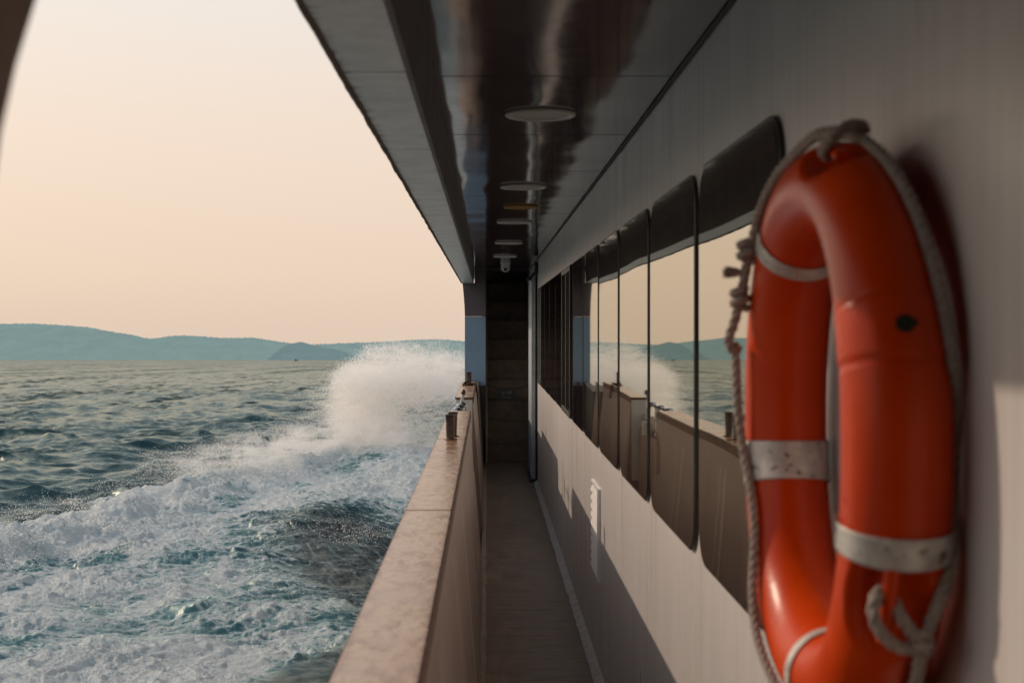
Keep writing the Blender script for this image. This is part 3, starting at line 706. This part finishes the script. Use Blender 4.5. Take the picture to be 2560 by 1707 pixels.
# ------------------------------------------------------------------ bulwarks
def bulwark(y0, y1, label, seams, endface=False, name='bulwark'):
    t = thing(name, label, 'bulwark', ((CI + CO)/2, (y0+y1)/2, FZ))
    ins = [CI + .004, CAPZ - .018]; bot = [base_x, FZ]
    prof = [(CO + .006, CAPZ - .017), (CI - .004, CAPZ - .017), (base_x, FZ), (base_x, FZ - .1), (CO + .006, FZ - .1)]
    part(MB().prism(prof, 'y', y0 + .004, y1 - .004), 'plating', M['bulwark'], t)
    cp = MB(); e = [y0] + [s for s in seams if y0 < s < y1] + [y1]
    for a, b in zip(e[:-1], e[1:]): cp.box(CO, CI, a + .0015, b - .0015, CAPZ - .006, CAPZ)
    c = part(cp, 'cap', M['cap'], t, .002)
    sub(MB().box(CI - .003, CI + .0035, y0, y1, CAPZ - .046, CAPZ - .004).box(CO - .003, CO + .001, y0, y1, CAPZ - .016, CAPZ - .003).box(CO + .001, CI - .001, y0 + .002, y1 - .002, CAPZ - .0165, CAPZ - .0065), 'cap_edge', M['rust'], c, .0015)
    for s in seams:
        if y0 < s < y1: sub(MB().box(CO + .001, CI + .003, s - .0045, s + .0045, CAPZ - .004, CAPZ + .0006), 'cap_joint', M['rust'], c)
    y = y0 + .35
    i = 0
    while y < y1 - .1:
        for dy in (0, .10 + .05*(i % 3)):
            xa, xb = CI - .004, base_x; za, zb = CAPZ - .047, FZ + .001
            w_ = .013 if dy == 0 else .007
            o_ = .0028; bt = MB()
            bt.add([(xa + q, y + dy + s_, za) for q in (-.003, .0022) for s_ in (-w_, w_)] + [(xb + q, y + dy + s_, zb) for q in (-.003, .0022) for s_ in (-w_, w_)],
                   [(0,1,3,2), (4,6,7,5), (2,3,7,6), (0,4,5,1), (0,2,6,4), (1,5,7,3)])
            part(bt, 'seam_batten', M['batten'], t)
        y += 1.27; i += 1
    return t
b1 = bulwark(-2.4, 9.3, 'long near bulwark with worn beige cap along the deck edge', [-1.1, 1.55, 4.27, 6.98])
b2 = bulwark(11.1, 14.2, 'short far bulwark beyond the gangway gap with stained cap', [])
part(MB().box(CO + .008, CI - .006, 11.094, 11.104, -1.2, CAPZ - .021), 'end_plate', M['white'], b2, .002)
# lower closing gate in the gap and coaming toward the stairs
t = thing('gangway_gate', 'low gate panel closing the gap between the two bulwarks', 'gate', (-.17, 10.2, FZ))
part(MB().prism([(CO + .02, -.80), (CO + .05, -.80), (CO + .085, FZ), (CO + .04, FZ)], 'y', 9.32, 11.08), 'gate_panel', M['bulwark'], t, .004)
part(MB().tube([(CO + .035, 9.32, -.79), (CO + .035, 11.08, -.79)], .014, 10), 'top_rail', M['steel'], t)
# polished bent pipes
def elbow(x, y, s, lab):
    q = thing('bent_pipe_fitting', lab, 'pipe fitting', (x, y, -.80), 'polished bent pipes in the gangway gap')
    pts = [(x - .03*s, y, -.79), (x - .03*s, y, -.60)] + [(x - .03*s + .035*s*(1 - math.cos(a)), y + .02, -.60 + .045*math.sin(a)) for a in np.linspace(.3, math.pi - .2, 8)] + [(x + .04*s, y + .03, -.62), (x + .045*s, y + .03, -.66)]
    part(MB().tube(spline(pts, .006), .016, 14), 'elbow', M['chrome'], q)
    part(MB().lathe([(.016, -.004), (.022, -.004), (.022, .012), (.016, .012)], (x - .03*s, y, -.68), 18), 'collar', M['steel'], q)
    return q
elbow(-.205, 9.42, 1, 'nearest polished bent pipe, right behind the near bulwark end')
elbow(-.195, 9.78, .9, 'second polished bent pipe in the gangway gap')
elbow(-.185, 10.2, .9, 'third polished bent pipe, nearest the white end plate')
# latch with rising bar at the gap
q = thing('gate_latch', 'white latch arm rising from a small box in the gangway gap', 'latch', (-.17, 10.5, -.8))
part(MB().box(-.205, -.145, 10.45, 10.56, -.80, -.70), 'latch_box', M['white'], q, .006)
part(MB().tube(spline([(-.18, 10.5, -.70), (-.188, 10.5, -.60), (-.18, 10.5, -.53), (-.172, 10.5, -.49)], .01), [.014]*0 or .013, 12), 'latch_arm', M['white'], q)
part(MB().lathe([(.001, .022), (.014, .016), (.018, 0), (.014, -.016), (.001, -.02)], (-.172, 10.5, -.485), 16), 'knob', M['steel'], q)
q = thing('cord_loop', 'thin tan cord looping over the inner edge of the bulwark gap', 'cord', (-.1, 9.6, -.8))
part(MB().tube(spline([(-.15, 10.3, -.70), (-.125, 10.0, -.64), (-.105, 9.6, -.66), (-.092, 9.25, -.70), (-.086, 9.1, -.80), (-.078, 9.05, -.92), (-.068, 9.05, -.93), (-.072, 9.08, -.84), (-.086, 9.2, -.74)], .01), .0032, 8), 'cord', M['rope'], q)

# fairlead / rod posts
def post(x, y, z, h, rt, rb, lab, grp):
    t = thing('rod_holder', lab, 'metal post', (x, y, z), grp)
    part(MB().lathe([(rb, 0), (rb*1.0, .004), (rb + (rt-rb)*.6, h*.7), (rt, h - .008), (rt + .006, h - .002), (rt + .006, h), (rt - .003, h), (rt - .004, h - .03), (.0001, h - .03)], (x, y, z), 32), 'tube', M['steel'], t)
    part(MB().lathe([(rb + .013, .0003), (rb + .012, .003), (rb + .002, .004), (rb - .001, .009)], (x, y, z), 28), 'weld_ring', M['rust'], t)
    return t
g = 'tapered steel tubes standing on the bulwark cap'
post(-.178, 6.93, CAPZ, .122, .0235, .0195, 'nearer of the twin flared steel tubes on the near bulwark cap', g)
post(-.170, 7.14, CAPZ, .122, .0235, .0195, 'farther of the twin flared steel tubes, half hidden behind the first', g)
p3 = post(-.168, 13.3, CAPZ, .125, .027, .025, 'single steel tube with rope round its base on the far bulwark', g)
t = thing('mooring_rope', 'brown rope wrapped round the far steel tube and hanging inboard', 'rope', (-.168, 13.3, CAPZ))
pts = [(-.25, 13.2, -.66), (-.232, 13.22, -.585), (-.215, 13.25, -.535), (-.195, 13.27, -.515)]
for a in np.linspace(2.6, 2.6 + 4*math.pi, 30): pts.append((-.168 + .042*math.cos(a), 13.3 + .05*math.sin(a), -.530 + .004*math.sin(a*1.7) - .0006*(a)))
pts += [(-.12, 13.28, -.535), (-.098, 13.24, -.555), (-.088, 13.2, -.62), (-.083, 13.18, -.66)]
part(MB().rope(pts, .0085, .05), 'rope', M['darkrope'], t)
part(MB().rope([(-.118, 13.26, -.53), (-.104, 13.2, -.522), (-.094, 13.17, -.55), (-.096, 13.2, -.60), (-.10, 13.22, -.56)], .007, .04), 'knot', M['darkrope'], t)

# blue wing panel at forward end
t = thing('side_screen', 'pale blue upright panel closing the deck side beside the stairs', 'panel', (-.13, 17, -.7))
k = 26; zz = np.linspace(-.70, BZ - .0, k)
def edge(z): return -.262 - .0*z - .028*max(0, (z - .12)/.40)**1.6 + (.012 if z > .118 else 0)*0
mb = MB(); prof = [(edge(z), z) for z in zz if z <= .121] + [(edge(.12), .12), (-.014, .12), (-.014, -.70)]
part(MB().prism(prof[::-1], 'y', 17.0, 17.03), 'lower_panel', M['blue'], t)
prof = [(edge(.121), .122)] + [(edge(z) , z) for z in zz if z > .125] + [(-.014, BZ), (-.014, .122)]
part(MB().prism(prof[::-1], 'y', 16.985, 17.03), 'upper_panel', M['wingtop'], t)  # darker tone painted in for the shade under the roof
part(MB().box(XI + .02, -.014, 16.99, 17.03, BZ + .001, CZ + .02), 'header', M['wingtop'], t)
part(MB().box(-.215, -.014, 17.0, 17.03, FZ - .1, -.702).prism([(CO + .03, CAPZ-.1), (-.09, CAPZ-.1), (base_x, FZ - .1), (CO + .03, FZ - .1)], 'y', 14.2, 16.99), 'lower_coaming', M['darkpaint'], t)  # dark brown colour stands in for the shade on the coaming

# near side screen (blurred, top left)
t = thing('near_side_screen', 'dark out of focus screen edge sweeping past the upper left corner', 'panel', (-.3, .6, -.5))
c_ = [(1.32, .519), (1.16, .44), (1.04, .345), (.946, .217), (.905, .165), (.877, .118), (.845, .03), (.83, -.1), (.82, -.3), (.82, -.548)]
prof = c_ + [(YA, -.548), (YA, .519)]  # aft run lies out of view, extended to block light from astern
part(MB().prism(prof, 'x', -.322, -.298), 'screen', M['bulwark'], t, .004)

# hull side, so the boat stands on the water
t = thing('hull_side', 'pale hull side below the bulwark reaching down to the water', 'hull', (CO, 5, SEA_Z))
rows = []
for y in np.linspace(-4, 40, 60):
    s = max(0, (y - 17)/23); x = CO + .012 + s**1.5*2.0
    rows.append([(x + .05*0, y, CAPZ - .12 - .0*y - (.1 if y > 17 else 0)), (x, y, -1.7), (x + .05, y, -2.6), (x + .2, y, -4.4)])
mb = MB(); vs = [p for r_ in rows for p in r_]
mb.add(vs, [(i*4 + j, (i+1)*4 + j, (i+1)*4 + j+1, i*4 + j+1) for i in range(59) for j in range(3)], True)
part(mb, 'hull_plating', M['hull'], t)
# unseen aft bulkhead, added behind the viewer to stop light flooding in
t = thing('added_aft_bulkhead', 'plain off white unseen bulkhead added to close the side deck astern', 'bulkhead', (.2, YA, FZ))
part(MB().box(XO + .02, WX, YA - .05, YA, FZ, CZ), 'plating', M['wall'], t)

# ------------------------------------------------------------------ life ring
RC = Vector((.4600, 1.892, -.140)); RR, rr_ = .298, .0605; RV = .322; SE = .90
def sgp(a, e): return math.copysign(abs(a)**e, a)
def rnorm(th): return Vector((0, -sgp(math.cos(th), 2-SE)/RR, sgp(math.sin(th), 2-SE)/RV)).normalized()
def rpath(th): return RC + Vector((0, -sgp(math.cos(th), SE)*RR, sgp(math.sin(th), SE)*RV))
ring = thing('life_ring', 'orange plastic life ring with silver tape bands hanging on the cabin wall', 'life ring', tuple(RC))
rec = [(math.radians(75), math.radians(24)), (math.radians(-25), math.radians(17))]
def tor(th, ps, extra=0.0, dent=True):
    r = rr_ + extra
    # sleeve step and moulded joint lines
    if dent:
        for a, b in rec:
            da = (th - a + math.pi) % (2*math.pi) - math.pi; db = (ps - b + math.pi) % (2*math.pi) - math.pi
            e = (da/math.radians(9.5))**2 + (db/math.radians(40))**2
            if e < 1.6: r -= .030*(1 - max(0, min(1, (e - .55)/1.05)))**1
        d = math.degrees(th); d = (d + 180) % 360 - 180
        if 15 < d < 26.5: r += .0012
        for q in (15, 26.5): 
            if abs(d - q) < .5: r -= .0016
    nr = rnorm(th); nx = Vector((-1, 0, 0))
    return rpath(th) + (nr*math.cos(ps)*1.0 + nx*math.sin(ps)*1.02)*r
def tor_mesh(t0, t1, nt, npz, extra=0, dent=True, p0=0, p1=2*math.pi):
    full = abs(p1 - p0 - 2*math.pi) < 1e-6; closed = abs(t1 - t0 - 2*math.pi) < 1e-6
    a = [t0 + (t1-t0)*i/nt for i in range(nt if closed else nt+1)]; b = [p0 + (p1-p0)*j/npz for j in range(npz if full else npz+1)]
    vs = [tor(x, y, extra, dent) for x in a for y in b]; nb_ = len(b)
    fs = [(i*nb_ + j, i*nb_ + (j+1) % nb_, ((i+1) % len(a))*nb_ + (j+1) % nb_, ((i+1) % len(a))*nb_ + j) for i in range(nt) for j in range(npz)]
    return MB().add(vs, fs, True)
part(tor_mesh(0, 2*math.pi, 540, 72), 'ring_body', M['orange'], ring)
def band(c, w, extra=.0016, mt=None, p0=0, p1=2*math.pi, name='reflective_band', label=None):
    o = part(tor_mesh(math.radians(c - w/2), math.radians(c + w/2), 14, 60, extra, False, p0, p1), name, mt or M['tape'], ring)
    sf_ = o.modifiers.new('thickness', 'SOLIDIFY'); sf_.thickness = .0014; sf_.offset = -1
    if label: o['label'] = label
band(-15, 5.4, .0026, label='silver band with dark scuffs'); band(190.3, 11.0); band(127, 6.5); band(272, 4)
band(-15, 5.5, .0032, M['tapedark'], math.radians(92), math.radians(165), 'worn_tape', 'darker worn grey tape over the scuffed silver band')
for a, b in rec:   # moulded bar across each rope recess
    pts = [tor(a + math.radians(d), b, -.004, False) for d in np.linspace(-7.5, 7.5, 9)]
    part(MB().tube(pts, .009, 12), 'rope_bar', M['orange'], ring)
spc = tor(math.radians(20.5), math.radians(3), .0018, False); nr = (spc - rpath(math.radians(20.5))).normalized()
u_ = nr.orthogonal().normalized(); w_ = nr.cross(u_)
part(MB().add([spc] + [spc + (u_*math.cos(a) + w_*math.sin(a))*.0135*(1 + .12*math.sin(3*a)) - nr*.002 for a in np.linspace(0, 2*math.pi, 24, endpoint=False)], [(0, i+1, (i+1) % 24 + 1) for i in range(24)]).tube([spc - nr*.012, spc + nr*.0006], .0105, 14), 'filler_plug', M['plug'], ring)

gl = thing('grab_line', 'twisted grey rope looped and knotted around the orange life ring', 'rope', tuple(P(1965, 292, 1.84)))
R1 = .0077
def T(d, p, e=.0075): return tor(math.radians(d), math.radians(p), e, False)
main = [T(86, 20, .012), T(76, 2, .010), T(66, -10), T(56, -17), T(46, -24), T(36, -31), T(26, -38), T(16, -46), T(8, -66, .003), T(0, -80, -.001), T(-9, -78, -.001), T(-17, -55, .004), T(-23, -34), T(-28, -20, .012)]
part(MB().rope(main, R1), 'near_rope', M['rope'], gl)
part(MB().rope([T(79, -16, .016), T(76, -8, .022), T(73, 6, .024), T(70, 22, .020), T(72, 34, .010), T(75, 36, -.004), T(77, 26, -.014)], R1), 'top_loop', M['rope'], gl)
left = [T(80, 8, .014), T(88, 20, .014), T(98, 34), T(108, 48), T(118, 62), T(128, 74), T(138, 82, .010), T(147, 88, .014), T(155, 93, .022), T(160, 96, .030), T(162.5, 98, .026), T(163, 92, .012)]
part(MB().rope(left, R1), 'far_rope', M['rope'], gl)
low = [T(161, 94, .020), T(166, 97, .018), T(172, 100, .017), T(180, 103, .015), T(188, 108, .010), T(196, 116, .008), T(208, 120, .008), T(220, 112, .008), T(230, 100, .010), T(240, 90, .012), T(250, 82, .012), T(260, 70, .010), T(268, 55, .010)]
part(MB().rope(low, R1*.9), 'lower_rope', M['rope'], gl)
def knot(c, s, name='knot'):
    c = Vector(c); pts = []
    for a in np.linspace(0, 2*math.pi*1.9, 26): pts.append(c + Vector((math.cos(a)*.011*s, math.sin(a)*.012*s, (a/12 - .5)*.030*s)))
    part(MB().rope(pts, R1*.85, .03, res=.004), name, M['rope'], gl)
knot(T(133, 79, .012), 1.0); knot(T(148, 89, .015), .95); knot(T(-30, -13, .016), .8)
part(MB().rope([T(-31, -14, .014), T(-31, -4, .018), T(-30, 10, .020), T(-27, 24, .018), T(-24, 30, .008), T(-22, 26, -.006), T(-23, 17, -.012), T(-26, 4, .006), T(-29, -8, .014)], R1), 'lower_loop', M['rope'], gl)
part(MB().rope([T(-30, -14, .014), T(-39, -18, .013), T(-50, -18, .012), T(-58, -16, .012), T(-68, -12, .012), T(-80, -8, .012)], R1), 'tail', M['rope'], gl)
fr_ = MB(); c0 = T(140, 84, .012)
for i in range(46):
    e = c0 + Vector((-.026 + random.uniform(-.008, .006), random.uniform(-.006, .006), random.uniform(-.010, .008) + .002))
    fr_.tube([c0, c0.lerp(e, .5) + Vector((0, 0, random.uniform(-.003, .003))), e], [.003, .0012, .0007], 5)
part(fr_, 'frayed_end', M['rope'], gl)
# ------------------------------------------------------------------ trim the boat bow-up about the eye
Rm = Matrix.Rotation(PITCH, 4, 'X')
bpy.context.view_layer.update()
for o in boat_roots: o.matrix_world = Rm @ o.matrix_world

# ------------------------------------------------------------------ camera
cam = bpy.data.cameras.new('camera'); cam.sensor_width = 36; cam.lens = 36*F/2352
cam.shift_x = (1176 - VX)/2352; cam.shift_y = (VY - 784)/2352
cam.clip_start = .05; cam.clip_end = 40000
cam.dof.use_dof = True; cam.dof.focus_distance = 10.5; cam.dof.aperture_fstop = 6.0
co = bpy.data.objects.new('camera', cam); col.objects.link(co)
co.matrix_world = Rm @ Matrix.Rotation(math.radians(90), 4, 'X')
sc.camera = co

# ------------------------------------------------------------------ light
AZ = math.radians(54)                      # sun ahead-left: this far from the bow toward port
EL = math.atan(.71*math.sin(AZ))
sdir = Vector((-math.sin(AZ)*math.cos(EL), math.cos(AZ)*math.cos(EL), math.sin(EL)))
sun = bpy.data.lights.new('sun', 'SUN'); sun.energy = 2.2; sun.angle = math.radians(.9); sun.color = (1, .80, .62)
so = bpy.data.objects.new('sun', sun); col.objects.link(so); so.rotation_euler = sdir.to_track_quat('Z', 'Y').to_euler()
w = bpy.data.worlds.new('World'); sc.world = w; w.use_nodes = True
n = N(w.node_tree); w.node_tree.nodes.clear()
out = n.new('ShaderNodeOutputWorld')
sky = n.new('ShaderNodeTexSky'); sky.sky_type = 'NISHITA'; sky.sun_disc = False; sky.sun_elevation = EL; sky.sun_rotation = -AZ; sky.dust_density = 6; sky.air_density = 1.5
b1_ = n.new('ShaderNodeBackground'); n.put(b1_.inputs[0], sky.outputs[0]); b1_.inputs[1].default_value = .012
tc = n.new('ShaderNodeTexCoord'); sp_ = n.new('ShaderNodeSeparateXYZ'); n.put(sp_.inputs[0], tc.outputs['Generated'])
haze = n.ramp(sp_.outputs[2], [(0, (.73, .575, .455)), (.06, (.80, .63, .50)), (.16, (.83, .68, .57)), (.25, (.81, .74, .68)), (.42, (.50, .54, .57)), (1, (.24, .36, .48))])
b2_ = n.new('ShaderNodeBackground'); n.put(b2_.inputs[0], haze); b2_.inputs[1].default_value = 1.0
ad = n.new('ShaderNodeAddShader'); n.put(ad.inputs[0], b1_.outputs[0]); n.put(ad.inputs[1], b2_.outputs[0]); n.put(out.inputs[0], ad.outputs[0])

sc.view_settings.view_transform = 'Standard'; sc.view_settings.look = 'None'; sc.view_settings.exposure = 0; sc.view_settings.gamma = 1
sc.cycles.use_denoising = True
sc.cycles.max_bounces = 11; sc.cycles.diffuse_bounces = 9; sc.cycles.glossy_bounces = 5
sc.cycles.sample_clamp_indirect = 6; sc.cycles.sample_clamp_direct = 2.2
